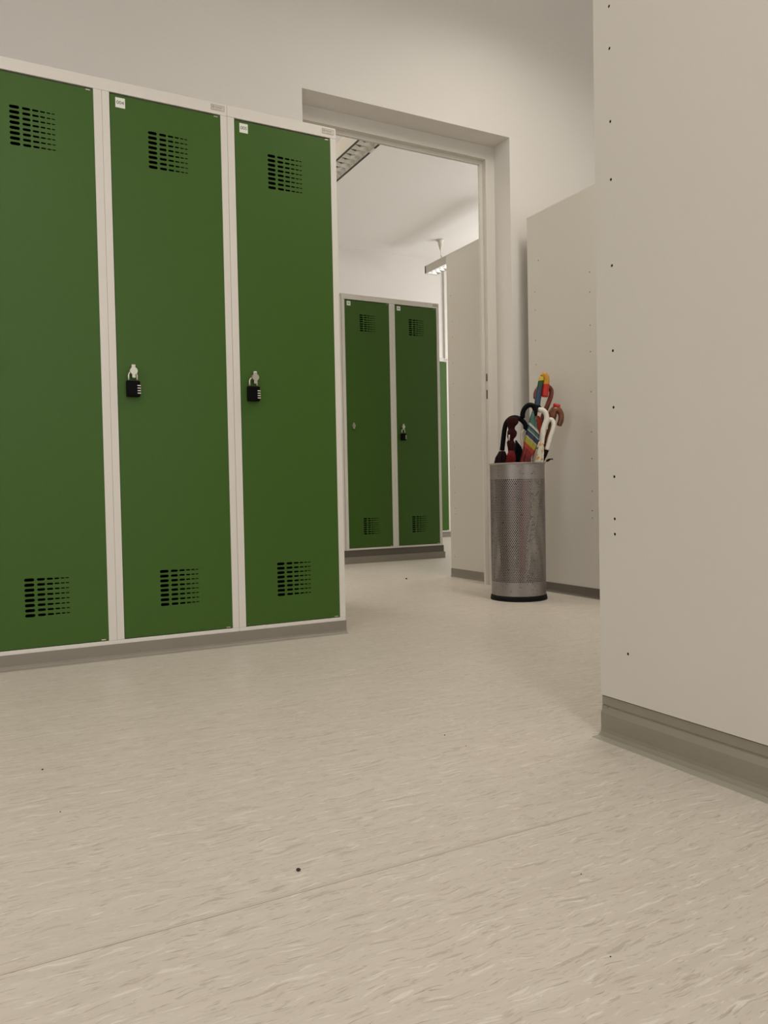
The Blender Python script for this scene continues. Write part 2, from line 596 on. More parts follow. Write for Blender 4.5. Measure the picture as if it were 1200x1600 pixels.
        if plate:
            px, pz = W - 0.0535, HH - 0.0155
            bm = bmesh.new(); bx(bm, px, px + 0.0450, -0.0008, -0.0001, pz - 0.0085, pz + 0.0085)
            p = obj('maker_plate', bm, M_PLATE, root)
            bm = bmesh.new()
            yy = (-0.0012, -0.0009)
            bx(bm, px, px + 0.0450, *yy, pz - 0.0085, pz - 0.0078); bx(bm, px, px + 0.0450, *yy, pz + 0.0078, pz + 0.0085)
            bx(bm, px, px + 0.0008, *yy, pz - 0.0078, pz + 0.0078); bx(bm, px + 0.0442, px + 0.0450, *yy, pz - 0.0078, pz + 0.0078)
            # ring emblem and a word set in strokes
            for k in range(20):
                a, b = 2 * PI * k / 20, 2 * PI * (k + 1) / 20
                q = [(math.cos(a), math.sin(a)), (math.cos(b), math.sin(b))]
                vs = [bm.verts.new((px + 0.0075 + c_ * r_, -0.0012, pz + 0.001 + s_ * r_)) for (c_, s_), r_ in ((q[0], .0042), (q[1], .0042), (q[1], .0032), (q[0], .0032))]
                bm.faces.new(vs)
            bx(bm, px + 0.0068, px + 0.0082, *yy, pz - 0.0012, pz + 0.0030)
            for k in range(8):
                xx = px + 0.0145 + k * 0.0030
                bx(bm, xx, xx + 0.0008, *yy, pz - 0.0010, pz + 0.0034)
                zz = (pz + 0.0026, pz + 0.0008, pz - 0.0010)[k % 3]
                bx(bm, xx + 0.0008, xx + 0.0022, *yy, zz, zz + 0.0008)
            bx(bm, px + 0.0145, px + 0.034, *yy, pz - 0.0045, pz - 0.0040)
            obj('plate_print', bm, M_PLINK, p)
    elif facing == -1:
        # plain closed doors on the side turned away
        for i in range(n):
            bm = bmesh.new(); yb(bm, i * wdt + 0.0268, i * wdt + 0.0268 + DW, 0.001, 0.003, 0.015, HH - 0.039)
            obj('door', bm, M_GREEN, root)
    return root


def padlock(loc, label, rz=0.0):
    r = empty('padlock', loc, rz)
    tag(r, label, 'padlock')
    bm = bmesh.new(); bx(bm, -0.0205, 0.0205, -0.0095, 0.0095, -0.0495, 0, bev=0.0022)
    obj('body', bm, M_BLACK, r)
    bm = bmesh.new()
    pts = [(-0.0128, 0, -0.004), (-0.0128, 0, 0.012)]
    for k in range(13):
        a = PI - PI * k / 12
        pts.append((0.0128 * math.cos(a), 0, 0.016 + 0.0138 * math.sin(a)))
    pts += [(0.0128, 0, 0.012), (0.0128, 0, -0.004)]
    tube(bm, pts, 0.0031, 12)
    obj('shackle', bm, M_NICKEL, r)
    for k in range(4):
        bm = bmesh.new()
        bx(bm, 0.0115, 0.0218, -0.0108, 0.0100, -0.0015, 0.0015, bev=0.0006)
        bm2 = bm
        d = obj('dial', bm2, M_DIAL, r)
        d.location = (0, 0, -0.0150 - k * 0.0080)
    return r


# ---------------------------------------------------------------- green lockers in the front room
D0 = 2.582
locker_unit('locker', 0.0010, D0, 0.0455, 1.8135, 2, 'green two-door locker numbered 004, leftmost and nearest, cut off by the left edge', numbers=(None, '004'))
locker_unit('locker', 0.8034, D0, 0.0455, 1.8135, 1, 'green single-door locker numbered 005 beside the doorway', wdt=0.4000, numbers=('005',))
padlock((0.4728, D0 - 0.0115, 0.8775), 'black four-dial combination padlock hanging on green locker 004, left of the two nearest')
padlock((0.4728 + 0.4 - 0.0035, D0 - 0.0115, 0.8775), 'black four-dial padlock hanging on green locker 005, beside the doorway')
# grey vinyl skirting under them: vertical band, little cove and toe on the floor


def skirting(name, x0, x1, yf, yb_, h, toe=0.012, axis='x', sgn=-1, mats=None):
    """plinth whose face looks towards -y (axis x) or -x (axis y) with a coved foot"""
    bm = bmesh.new()
    f = yf
    prof = [(yb_, 0), (yb_, h), (f, h), (f, 0.012), (f - 0.0015, 0.006), (f - 0.005, 0.0018), (f - toe * 0.5, 0.0010), (f - toe * 0.5, 0)]
    prism(bm, prof, x0, x1, axis, 0)
    n0 = len(bm.faces)
    prism(bm, [(f - toe * 0.5, 0), (f - toe * 0.5, 0.0011), (f - toe, 0.0006), (f - toe, 0)], x0, x1, axis, 1)
    return struct(name, bm, mats or [M_SKIRT, M_TOE])


skirting('baseboard_left', 0.001, 1.2045, D0 - 0.002, D0 + 0.49, 0.0455, toe=0.022)

# ---------------------------------------------------------------- green lockers in the next room
YF0 = 5.0
locker_unit('locker', 2.345, YF0, 0.096, 1.9005, 2, 'green two-door locker seen through the doorway, with one black padlock', numbers=('', ''))
locker_unit('locker', 1.941, YF0, 0.096, 1.9005, 1, 'green locker in the next room, all but its white edge hidden behind locker 005', wdt=0.4020, numbers=('',))
padlock((2.345 + 0.4012 + 0.0268 + 0.045, YF0 - 0.0115, 0.9285), 'black combination padlock on the right door of the lockers seen through the doorway')
bm = bmesh.new()
bx(bm, 1.941, 3.162, YF0 + 0.010, YF0 + 0.49, 0.047, 0.096, mi=1)
bx(bm, 1.941, 3.166, YF0 - 0.004, YF0 + 0.49, 0, 0.0475, mi=0, bev=0.001)
struct('baseboard_next', bm, [M_SKIRT, M_SKIRTD])
locker_unit('locker', 3.812, 7.16, 0.058, 1.923, 2, 'green locker farthest back in the next room, only a narrow strip of door in view', numbers=('', ''))
bm = bmesh.new()
bx(bm, 3.81, 4.616, 7.158, 7.65, 0, 0.030, bev=0.001)
bx(bm, 3.81, 4.616, 7.165, 7.65, 0.030, 0.058)
struct('baseboard_far', bm, [M_SKIRT])

# ---------------------------------------------------------------- locker rows seen from their plain sides
PAT = [1.640, 1.490, 1.400, 1.250, 1.130, 0.948, 0.765, 0.643, 0.494, 0.404, 0.371]
# near row on the right
NX, NY0 = 1.149, 0.722
nz0, nz1 = 0.0835, 1.92
near_h = [(1.176, z) for z in (1.64, 1.464, 1.382, 1.239, 1.125, .955, .786, .673, .534, .449, .418)] + [(1.144, .181)]
near_back = [(0.765, z) for z in (1.464, 1.239, .786)]
locker_unit('locker', NX, NY0, nz0, nz1, 2, 'large white locker side with a line of small screw holes, nearest on the right', wdt=0.4, depth=0.4985,
            side_holes_left=[(hy - NY0, hz - nz0) for hy, hz in near_h], side_mat=M_PANEL, numbers=(None, None), plate=False, hole_r=0.0030)
# row standing against the wall beside the doorway
FY0 = 2.672
locker_unit('locker', 2.527, FY0, 0.0480, 1.872, 2, 'white locker side standing by the wall, behind the umbrella stand', wdt=0.4, depth=0.499,
            side_holes_left=[(0.443, z - .048) for z in PAT[1:6]] + [(0.413, 1.638 - .048)] + [(0.443, z - .048) for z in PAT[6:]] + [(0.054, z - .048) for z in PAT[1:]],
            side_mat=M_PANEL, numbers=(None, None), plate=False, hole_r=0.0032)
skirting('baseboard_right', FY0 + 0.006, FY0 + 0.499, 2.5245, 3.325, 0.048, toe=0.008, axis='y', mats=[M_SKIRTD, M_TOE])
# row behind the door wall, turned away
locker_unit('locker', 2.520, 3.912, 0.0490, 1.882, 2, 'white locker side just inside the next room, seen through the doorway', facing=-1, wdt=0.4, depth=0.456,
            side_holes_left=[(0.052, z - .049) for z in PAT[1:]] + [(0.038, 1.645 - .049), (0.038, 0.068)], side_mat=M_PANEL, hole_r=0.0032)
skirting('baseboard_inner', 3.458, 3.911, 2.5175, 3.318, 0.049, toe=0.006, axis='y', mats=[M_SKIRT, M_TOE])

# plinth of the near row: stepped vinyl profile with a coved foot and a welded strip
bm = bmesh.new()
f = NX + 0.002
prof = [(NX + 0.79, 0), (NX + 0.79, 0.0815), (f, 0.0815), (f, 0.0640), (f + 0.0022, 0.0625), (f + 0.0022, 0.0600), (f + 0.0010, 0.0590),
        (f - 0.0040, 0.0490), (f - 0.0048, 0.0470), (f - 0.0045, 0.0150), (f - 0.0055, 0.0085), (f - 0.0090, 0.0035), (f - 0.0130, 0.0018), (f - 0.0130, 0)]
prism(bm, prof, 0.722, 1.2185, 'y', 0)
for fc in bm.faces: fc.material_index = 0
prism(bm, [(f - 0.0130, 0), (f - 0.0130, 0.0019), (f - 0.0310, 0.0006), (f - 0.0310, 0)], 0.722, 1.2185, 'y', 1)
struct('baseboard_near', bm, [mat('taupe_vinyl_plinth', (0.26, 0.235, 0.185), 0.45, var=0.03, vscale=12), M_TOE])
bm = bmesh.new(); bx(bm, NX + 0.0008, NX + 0.010, 1.2045, 1.2190, 0.0500, 0.0620, bev=0.0006)
struct('trim_1', bm, M_SKIRT)

# welded seam across the vinyl floor
bm = bmesh.new()
bx(bm, -1.6, 0.856, 0.9340, 0.9375, -0.001, 0.0003)
struct('trim_2', bm, mat('floor_weld_seam', (0.56, 0.50, 0.43), 0.4))
bm = bmesh.new()
bx(bm, -1.6, 0.856, 0.9334, 0.9340, -0.001, 0.0002); bx(bm, -1.6, 0.80, 0.9375, 0.9379, -0.001, 0.0002)
struct('trim_3', bm, mat('floor_weld_edge', (0.27, 0.225, 0.175), 0.5))
# surface trunking on the far wall
bm = bmesh.new(); bx(bm, 5.012, 5.045, 7.835, 7.86, 0, H, bev=0.002)
struct('trim_4', bm, M_WALL)

# ---------------------------------------------------------------- ceiling lamps of the next room


def lamp(loc, length, width, height, label, clip=True, cups=(), slots=True):
    r = empty('ceiling_lamp', loc)
    tag(r, label, 'ceiling lamp')
    W2, L2 = width / 2, length / 2
    bm = bmesh.new()
    bx(bm, -W2, W2, -L2, L2, height - 0.004, height)
    bx(bm, -W2, -W2 + 0.004, -L2, L2, 0.004, height - 0.004); bx(bm, W2 - 0.004, W2, -L2, L2, 0.004, height - 0.004)
    bx(bm, -W2, W2, -L2, -L2 + 0.02, 0, height - 0.004); bx(bm, -W2, W2, L2 - 0.02, L2, 0, height - 0.004)
    obj('housing', bm, M_LAMPBODY, r)
    if slots:
        bm = bmesh.new()
        for a, b in ((-L2 + 0.1, -0.04), (0.04, L2 - 0.02)):
            bx(bm, W2 - 0.012, W2 + 0.001, a, b, -0.001, 0.004)
        bx(bm, -W2 - 0.001, -W2 + 0.012, -L2 + 0.1, L2 - 0.45, -0.001, 0.004)
        obj('edge_gasket', bm, M_SLOT, r)
    # curved reflector trough
    bm = bmesh.new()
    n = 12
    prv = None
    for k in range(n + 1):
        x = -W2 + 0.012 + (width - 0.024) * k / n
        z = 0.004 + 0.055 * math.sin(PI * k / n) ** 0.7
        cur = (bm.verts.new((x, -L2 + 0.02, z)), bm.verts.new((x, L2 - 0.02, z)))
        if prv: bm.faces.new((prv[0], cur[0], cur[1], prv[1]))
        prv = cur
    obj('reflector', bm, M_LOUV, r, smooth=True)
    bm = bmesh.new(); bx(bm, -0.022, 0.022, -L2 + 0.021, L2 - 0.021, 0.046, 0.052)  # dark strip painting the shadowed gap between the reflector halves
    obj('channel_shadow_strip', bm, mat('lamp_channel_shadow_gap', (0.10, 0.095, 0.085), 0.6), r)
    # cross blades: wedge with bowed lower edge
    bm = bmesh.new()
    nb = int(length / 0.075)
    for j in range(nb):
        yv = -L2 + 0.04 + (length - 0.08) * j / (nb - 1)
        top = []
        prev = None
        for k in range(9):
            x = -W2 + 0.013 + (width - 0.026) * k / 8
            dip = 0.022 * (1 - abs(k - 4) / 4.0)
            a = bm.verts.new((x, yv, 0.001 + dip * 0.0))
            b = bm.verts.new((x, yv - 0.012, 0.040 - dip))
            c = bm.verts.new((x, yv + 0.012, 0.040 - dip))
            if prev:
                bm.faces.new((prev[0], a, b, prev[1])); bm.faces.new((prev[0], prev[2], c, a)); bm.faces.new((prev[1], b, c, prev[2]))
            prev = (a, b, c)
    obj('louvre', bm, M_LOUV, r)
    if clip:
        bm = bmesh.new(); bx(bm, W2 - 0.016, W2 + 0.003, -0.035, 0.035, -0.003, 0.010, bev=0.002)
        obj('clip', bm, M_LAMPBODY, r)
    for cy in cups:
        hz = H - loc[2]
        bm = bmesh.new()
        tube(bm, [(0, cy, height), (0, cy, hz - 0.06)], 0.0020, 8)
        obj('suspension_wire', bm, M_NICKEL, r)
        bm = bmesh.new()
        lathe(bm, [(0.004, hz - 0.115), (0.012, hz - 0.10), (0.026, hz - 0.05), (0.028, hz - 0.02), (0.042, hz - 0.012), (0.042, hz - 0.001), (0.0, hz - 0.001)], 0, cy, 24)
        obj('ceiling_cup', bm, M_LAMPBODY, r)
        bm = bmesh.new()
        tube(bm, [(0, cy, height), (0, cy, height + 0.035)], 0.005, 8)
        tube(bm, [(0, cy - 0.004, height + 0.03), (0.014, cy, height + 0.04), (0.012, cy, height + 0.06), (0, cy, height + 0.07)], 0.0025, 8)
        tube(bm, [(0, cy - 0.09, height + 0.003), (0, cy + 0.09, height + 0.010)], 0.004, 8)
        obj('cable_hook', bm, mat('hook_brown_grey', (0.16, 0.13, 0.10), 0.5), r)
    return r


lamp((2.494, 4.92, 2.895), 1.55, 0.168, 0.118, 'long white louvred ceiling lamp seen at the top left of the doorway', cups=())
lamp((4.575, 6.68, 2.880), 1.48, 0.150, 0.085, 'small white louvred lamp hanging from a ceiling cup above the white locker side', clip=False, cups=(0.53,), slots=False)

# ---------------------------------------------------------------- umbrella stand
AZ = math.radians(37.62)
BD = 3.70
BC = Vector((BD * math.sin(AZ), BD * math.cos(AZ), 0))
RB = 0.1255
BH = 0.628
st_ = empty('umbrella_stand', BC)
tag(st_, 'tall perforated steel umbrella stand with black foot ring, beside the doorway', 'umbrella stand')
bm = bmesh.new()
lathe(bm, [(RB - 0.001, 0.0), (RB + 0.005, 0.0), (RB + 0.0055, 0.006), (RB + 0.003, 0.018), (RB + 0.0005, 0.024), (RB - 0.001, 0.024), (RB - 0.001, 0.0)], seg=72)
obj('foot_ring', bm, M_RUBBER, st_, True)
bm = bmesh.new()
lathe(bm, [(0.0, 0.010), (RB - 0.002, 0.010), (RB - 0.002, 0.014), (0.0, 0.014)], seg=48)
bmesh.ops.remove_doubles(bm, verts=bm.verts, dist=1e-6)
obj('bottom_plate', bm, M_RUBBER, st_)
PZ0, PZ1 = 0.086, 0.556
bm = bmesh.new()
rn = 64
dz = (PZ1 - PZ0) / rn
nc = 84
for j in range(rn):
    zc = PZ0 + (j + 0.5) * dz
    for i in range(nc):
        ac = 2 * PI * (i + (0.5 if j % 2 else 0)) / nc
        ha = PI / nc
        outer, inner = [], []
        rw = 0.0030
        for k in range(8):
            t = PI / 4 * k
            c_, s_ = math.cos(t), math.sin(t)
            m_ = max(abs(c_), abs(s_))
            a = ac + ha * c_ / m_
            outer.append(bm.verts.new((RB * math.cos(a), RB * math.sin(a), zc + dz / 2 * s_ / m_)))
            a = ac + rw / RB * c_
            inner.append(bm.verts.new((RB * math.cos(a), RB * math.sin(a), zc + rw * s_)))
        for k in range(8):
            fcc = bm.faces.new((outer[k], outer[(k + 1) % 8], inner[(k + 1) % 8], inner[k]))
            fcc.smooth = False
bmesh.ops.remove_doubles(bm, verts=bm.verts, dist=1e-5)


def steel_stand():
    m = bpy.data.materials.new('scuffed_sheet_steel')
    m.use_nodes = True
    nt = m.node_tree
    b = nt.nodes['Principled BSDF']
    L = nt.links.new
    b.inputs['Metallic'].default_value = 0.85
    tc = nt.nodes.new('ShaderNodeTexCoord')
    mp = nt.nodes.new('ShaderNodeMapping'); mp.inputs['Scale'].default_value = (60, 60, 160)
    L(tc.outputs['Object'], mp.inputs[0])
    n = nt.nodes.new('ShaderNodeTexNoise'); n.inputs['Scale'].default_value = 1; n.inputs['Detail'].default_value = 3
    L(mp.outputs[0], n.inputs['Vector'])
    r = nt.nodes.new('ShaderNodeValToRGB')
    r.color_ramp.elements[0].position = 0.29; r.color_ramp.elements[0].color = (0.10, 0.09, 0.085, 1)
    r.color_ramp.elements[1].position = 0.36; r.color_ramp.elements[1].color = (0.33, 0.305, 0.29, 1)
    L(n.outputs['Fac'], r.inputs['Fac']); L(r.outputs[0], b.inputs['Base Color'])
    b.inputs['Roughness'].default_value = 0.40
    return m


M_STAND = steel_stand()
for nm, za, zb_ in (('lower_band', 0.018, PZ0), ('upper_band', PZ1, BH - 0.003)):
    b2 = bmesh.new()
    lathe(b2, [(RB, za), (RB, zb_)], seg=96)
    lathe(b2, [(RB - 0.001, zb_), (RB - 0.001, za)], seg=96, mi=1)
    obj(nm, b2, [M_STAND, mat('band_inside_shade', (0.05, 0.045, 0.045), 0.6, metal=0.3)], st_)  # band inside coloured dark to stand for shade
body = obj('perforated_drum', bm, [M_STAND, mat('drum_inside_shade', (0.018, 0.015, 0.015), 0.7, metal=0.2)], st_, False)  # inner faces darkened so the drum looks unlit inside
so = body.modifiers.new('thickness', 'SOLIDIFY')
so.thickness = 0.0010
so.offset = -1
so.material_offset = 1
bm = bmesh.new()
lathe(bm, [(RB - 0.0012, BH - 0.006), (RB + 0.001, BH - 0.005), (RB + 0.006, BH), (RB + 0.0065, BH + 0.0015), (RB + 0.005, BH + 0.002), (RB - 0.002, BH - 0.003)], seg=96)
obj('rim', bm, M_STEEL, st_, True)

# ---------------------------------------------------------------- umbrellas
# frame through the stand's axis: e_r to the right, e_f away from the camera, z up
e_f = Vector((math.sin(AZ), math.cos(AZ), 0))
e_r = Vector((math.cos(AZ), -math.sin(AZ), 0))
CAMP = Vector((0, 0, CAMH))


def W(x, y, wd=0.0):
    """point of the photograph on the upright plane through the stand at depth offset wd, in the stand's axes"""
    d = r2 * ((x - 600) / 1224.585) - u2 * ((y - 800) / 1224.585) + fw
    s = (BD + wd) / d.dot(e_f)
    return CAMP + d * s


def pmat(name, col, rough=0.35, coat=0.3, **k): return mat(name, col, rough, coat=coat, **k)


M_WHITEP = pmat('white_handle_plastic', (0.80, 0.77, 0.68), 0.35)
M_AMBER = pmat('amber_wood', (0.14, 0.036, 0.007), 0.3, var=0.5, vscale=40)
M_REDWOOD = pmat('red_brown_wood', (0.15, 0.022, 0.008), 0.3, var=0.35, vscale=40)
M_BLACKH = mat('black_handle', (0.002, 0.002, 0.002), 0.45, spec=0.10)
M_MAROON = mat('maroon_cloth', (0.028, 0.004, 0.006), 0.8, spec=0.15, bump=0.5, bscale=150, var=0.3, vscale=60)
M_DMAROON = mat('dark_maroon_cloth', (0.012, 0.003, 0.004), 0.8, spec=0.12, bump=0.5, bscale=150)
M_RED = mat('red_cloth', (0.11, 0.004, 0.005), 0.6, spec=0.15, bump=0.4, bscale=150, var=0.35, vscale=70)
M_NAVY = mat('navy_cloth', (0.004, 0.007, 0.012), 0.7, spec=0.12)
M_FLORAL = mat('white_floral_cloth', (0.60, 0.57, 0.45), 0.6)
M_BRIGHTRED = pmat('bright_red_plastic', (0.55, 0.025, 0.010), 0.3)
M_SHAFT = mat('umbrella_shaft_metal', (0.35, 0.34, 0.32), 0.35, metal=0.8)


def band_mat(name, stops, zmin, zmax, slant=0.0, noise_amt=0.0, rough=0.5, spread='CONSTANT'):
    """colour bands of dyed cloth or tape along z (object space), slanted around the axis"""
    m = bpy.data.materials.new(name)
    m.use_nodes = True
    nt = m.node_tree
    L = nt.links.new
    b = nt.nodes['Principled BSDF']
    b.inputs['Roughness'].default_value = rough
    tc = nt.nodes.new('ShaderNodeTexCoord')
    dp = nt.nodes.new('ShaderNodeVectorMath'); dp.operation = 'DOT_PRODUCT'
    dv = Vector((0, 0, 1)) + e_r * slant
    dp.inputs[1].default_value = dv
    L(tc.outputs['Object'], dp.inputs[0])
    src = dp.outputs['Value']
    if noise_amt:
        n = nt.nodes.new('ShaderNodeTexNoise'); n.inputs['Scale'].default_value = 45
        L(tc.outputs['Object'], n.inputs['Vector'])
        mm = nt.nodes.new('ShaderNodeMath'); mm.operation = 'MULTIPLY_ADD'; mm.inputs[1].default_value = noise_amt
        L(n.outputs['Fac'], mm.inputs[0]); L(src, mm.inputs[2])
        src = mm.outputs[0]
    r = nt.nodes.new('ShaderNodeMapRange')
    r.inputs['From Min'].default_value = zmin + noise_amt * 0.5
    r.inputs['From Max'].default_value = zmax + noise_amt * 0.5
    L(src, r.inputs['Value'])
    cr_ = nt.nodes.new('ShaderNodeValToRGB')
    cr_.color_ramp.interpolation = spread
    els = cr_.color_ramp.elements
    els[0].position = stops[0][0]; els[0].color = (*stops[0][1], 1)
    els[1].position = stops[1][0]; els[1].color = (*stops[1][1], 1)
    for p, c in stops[2:]:
        e = els.new(p); e.color = (*c, 1)
    L(r.outputs[0], cr_.inputs['Fac'])
    L(cr_.outputs[0], b.inputs['Base Color'])
    return m


def canopy_bm(axis_pts, radii, pleats=8, depth=0.25, twist=1.2, seg=64):
    """folded cloth around the shaft: pleated tube with spiralling folds"""
    bm = bmesh.new()
    pts = [Vector(p) for p in axis_pts]
    # resample
    N = 22
    cum = [0]
    for i in range(1, len(pts)): cum.append(cum[-1] + (pts[i] - pts[i - 1]).length)
    rings = []
    for j in range(N + 1):
        s = cum[-1] * j / N
        i = 0
        while i < len(pts) - 2 and cum[i + 1] < s: i += 1
        t = (s - cum[i]) / max(1e-6, cum[i + 1] - cum[i])
        c = pts[i].lerp(pts[i + 1], t)
        t2 = t * t * (3 - 2 * t)
        R = radii[i] * (1 - t2) + radii[i + 1] * t2
        ring = []
        for k in range(seg):
            a = 2 * PI * k / seg
            p = (a * pleats / (2 * PI) + twist * j / N * 1.5) % 1.0
            rr = R * (1 - depth * (1 - abs(2 * p - 1)) ** 1.5) * (1 + 0.05 * math.sin(3 * a + j * 0.7))
            ring.append(bm.verts.new(c + (e_r * math.cos(a) + e_f * math.sin(a)) * rr))
        rings.append(ring)
    for j in range(N):
        for k in range(seg):
            f_ = bm.faces.new((rings[j][k], rings[j][(k + 1) % seg], rings[j + 1][(k + 1) % seg], rings[j + 1][k]))
            f_.smooth = True
    for rg in (rings[0], rings[-1]): bm.faces.new(rg)
    return bm


def umbrella(label, foot, handle_pts, handle_rad, handle_mat, wd, canopy=None, canopy_mat=None, shaft_top=None, pleats=8, depth=0.25, collar=None, collar_mat=None, group=None):
    """handle_pts: photograph points from the free tip to where the shaft begins. foot: (right, away) offset on the stand's floor"""
    fp = BC + e_r * foot[0] + e_f * foot[1]
    fp.z = 0.016
    root = empty('umbrella', fp)
    tag(root, label, 'umbrella')
    loc = lambda v: v - fp
    if handle_pts:
        hp = [loc(W(x, y, wd)) for x, y in handle_pts]
        sp_ = spline(hp, 6)
        if isinstance(handle_rad, (list, tuple)):
            rr = []
            for i in range(len(hp) - 1):
                for k in range(6): rr.append(handle_rad[i] + (handle_rad[i + 1] - handle_rad[i]) * k / 6)
            rr.append(handle_rad[-1])
        else: rr = [handle_rad] * len(sp_)
        # rounded free tip
        bm = bmesh.new()
        d0 = (sp_[0] - sp_[1]).normalized()
        sp2 = [sp_[0] + d0 * rr[0] * 0.45, sp_[0] + d0 * rr[0] * 0.25] + sp_
        rr2 = [rr[0] * 0.55, rr[0] * 0.88] + rr
        tube(bm, sp2, rr2, 18)
        obj('handle', bm, handle_mat, root)
        top = hp[-1]
    else:
        top = loc(W(*shaft_top, wd))
    bm = bmesh.new()
    tip = Vector((0, 0, 0))
    tube(bm, [tip, tip + (top - tip) * 0.06], [0.003, 0.005], 12)
    obj('ferrule', bm, M_BLACK, root)
    bm = bmesh.new()
    tube(bm, [tip + (top - tip) * 0.06, top], 0.0042, 12)
    obj('shaft', bm, M_SHAFT, root)
    if canopy:
        pts = [loc(W(x, y, wd)) for x, y, r in canopy]
        rad = [r for x, y, r in canopy]
        # continue the cloth down into the stand towards the foot
        last = pts[-1]
        pts += [last.lerp(tip, 0.35), last.lerp(tip, 0.75), last.lerp(tip, 0.93)]
        rad += [rad[-1] * 1.0, rad[-1] * 0.65, 0.007]
        obj('canopy', canopy_bm(pts, rad, pleats, depth), canopy_mat, root)
    if collar:
        bm = bmesh.new()
        (xa, ya), (xb, yb2), r_ = collar
        a, b = loc(W(xa, ya, wd)), loc(W(xb, yb2, wd))
        tube(bm, [a, a.lerp(b, 0.15), a.lerp(b, 0.85), b], [r_ * .85, r_, r_, r_ * .85], 18)
        obj('collar', bm, collar_mat or M_BLACKH, root)
    return root


RH = 0.0115
# black crook at the left with maroon canopy
umbrella('umbrella with black crook handle, leftmost, dark maroon canopy at the rim', (-0.055, -0.02),
         [(821.5, 671), (820.5, 663), (814.5, 656), (806, 652.5), (797.5, 654), (791, 661), (788.2, 672), (786.3, 688), (784.5, 704)], 0.0110, M_BLACKH, -0.035,
         canopy=[(784.5, 705, 0.014), (783.5, 711, 0.026), (782.5, 722, 0.034)], canopy_mat=M_DMAROON, depth=0.35)
# puckered sleeve hanging over the black crook
slv = empty('umbrella_sleeve', W(799, 700, -0.05))
tag(slv, 'maroon puckered cloth umbrella sleeve hanging over the leftmost black crook', 'umbrella sleeve')
lo = lambda x, y: W(x, y, -0.05) - slv.location
bm = canopy_bm([lo(799.5, 651.5), lo(800.8, 654.5), lo(800.3, 661), lo(799, 668), lo(799.3, 670.5), lo(800, 675), lo(799.5, 681), lo(798, 687.5), lo(798.3, 691), lo(798.8, 694), lo(798.8, 706)],
               [0.014, 0.0275, 0.0275, 0.0165, 0.0155, 0.0235, 0.0215, 0.0125, 0.0185, 0.0190, 0.0150], pleats=5, depth=0.15, twist=0.3)
obj('cloth', bm, M_MAROON, slv)
bm = bmesh.new()
a, b = lo(795.8, 680), lo(795.3, 688.5)
tube(bm, [a - e_f * 0.0205, b - e_f * 0.0205], [0.0036, 0.0036], 8)
obj('tag', bm, mat('sleeve_tag', (0.62, 0.50, 0.44), 0.6), slv)
umbrella('short umbrella with gathered red canopy at the rim below the maroon sleeve', (-0.03, -0.05), None, None, None, -0.073,
         canopy=[(799, 704, 0.013), (798.5, 707, 0.021), (797.5, 722, 0.024)], canopy_mat=M_RED, shaft_top=(799, 705), depth=0.3, pleats=9)
umbrella('umbrella with black and navy folded canopy between the red and the rainbow ones', (0.0, 0.03), None, None, None, 0.03,
         canopy=[(806, 688, 0.003), (809, 697, 0.015), (810, 706, 0.024), (810.5, 722, 0.026)], canopy_mat=M_NAVY, shaft_top=(807.5, 692), depth=0.4, pleats=6)
# rainbow canopy with black crook
teal, blue, wht, yel, ora, rdd = (0.035, 0.11, 0.085), (0.008, 0.022, 0.050), (0.42, 0.42, 0.35), (0.34, 0.31, 0.03), (0.36, 0.038, 0.010), (0.12, 0.004, 0.006)
zb = W(826, 722, -0.04).z
zt = W(834, 640, -0.04).z
rain = band_mat('rainbow_cloth', [(0, (0.24, 0.014, 0.008)), (0.10, rdd), (0.26, (0.22, 0.010, 0.007)), (0.40, ora), (0.50, yel), (0.64, wht), (0.660, blue), (0.78, wht), (0.80, teal), (0.86, blue), (0.90, wht), (0.96, teal)], zb - 0.016, zt - 0.016, slant=1.0)
um = umbrella('umbrella with rainbow canopy and black crook handle', (0.010, -0.045),
         [(816.5, 652), (817, 645), (820, 638), (826, 633.2), (832.5, 634), (836, 640), (835.5, 650)], 0.0113, M_BLACKH, -0.04,
         canopy=[(835, 642, 0.010), (832, 653, 0.0135), (831, 664, 0.021), (831.5, 678, 0.033), (829.5, 690, 0.035), (826, 703, 0.029), (822, 712, 0.024), (821, 722, 0.028)], canopy_mat=rain, depth=0.22, pleats=6)
bm = bmesh.new()
bl = lambda x, y: W(x, y, -0.05) - um.location
tube(bm, spline([bl(819, 671), bl(815, 678), bl(814.8, 686), bl(817, 697), bl(818.5, 705)], 5), 0.0052, 10)
obj('strap', bm, mat('strap_beige', (0.50, 0.43, 0.36), 0.6), um)
# tape-wrapped crook, tallest
zc0 = W(840, 640, 0.03).z
zc1 = W(850, 583, 0.03).z


def tape_mat():
    return band_mat('striped_tape', [(0, (0.006, 0.006, 0.006)), (0.12, (0.018, 0.045, 0.095)), (0.52, (0.016, 0.040, 0.055)), (0.66, (0.012, 0.060, 0.012)), (0.78, (0.58, 0.42, 0.045)), (0.92, (0.05, 0.10, 0.02)), (0.97, (0.62, 0.42, 0.04))], zc0 - 0.016, zc1 - 0.016, slant=0.0, noise_amt=0.02, rough=0.3)


def tape_mat2():
    z0_ = W(851, 622, 0.03).z - 0.016
    return band_mat('striped_tape_end', [(0, (0.50, 0.012, 0.006)), (0.55, (0.55, 0.27, 0.02))], z0_, zc1 - 0.016, rough=0.3, noise_amt=0.004)


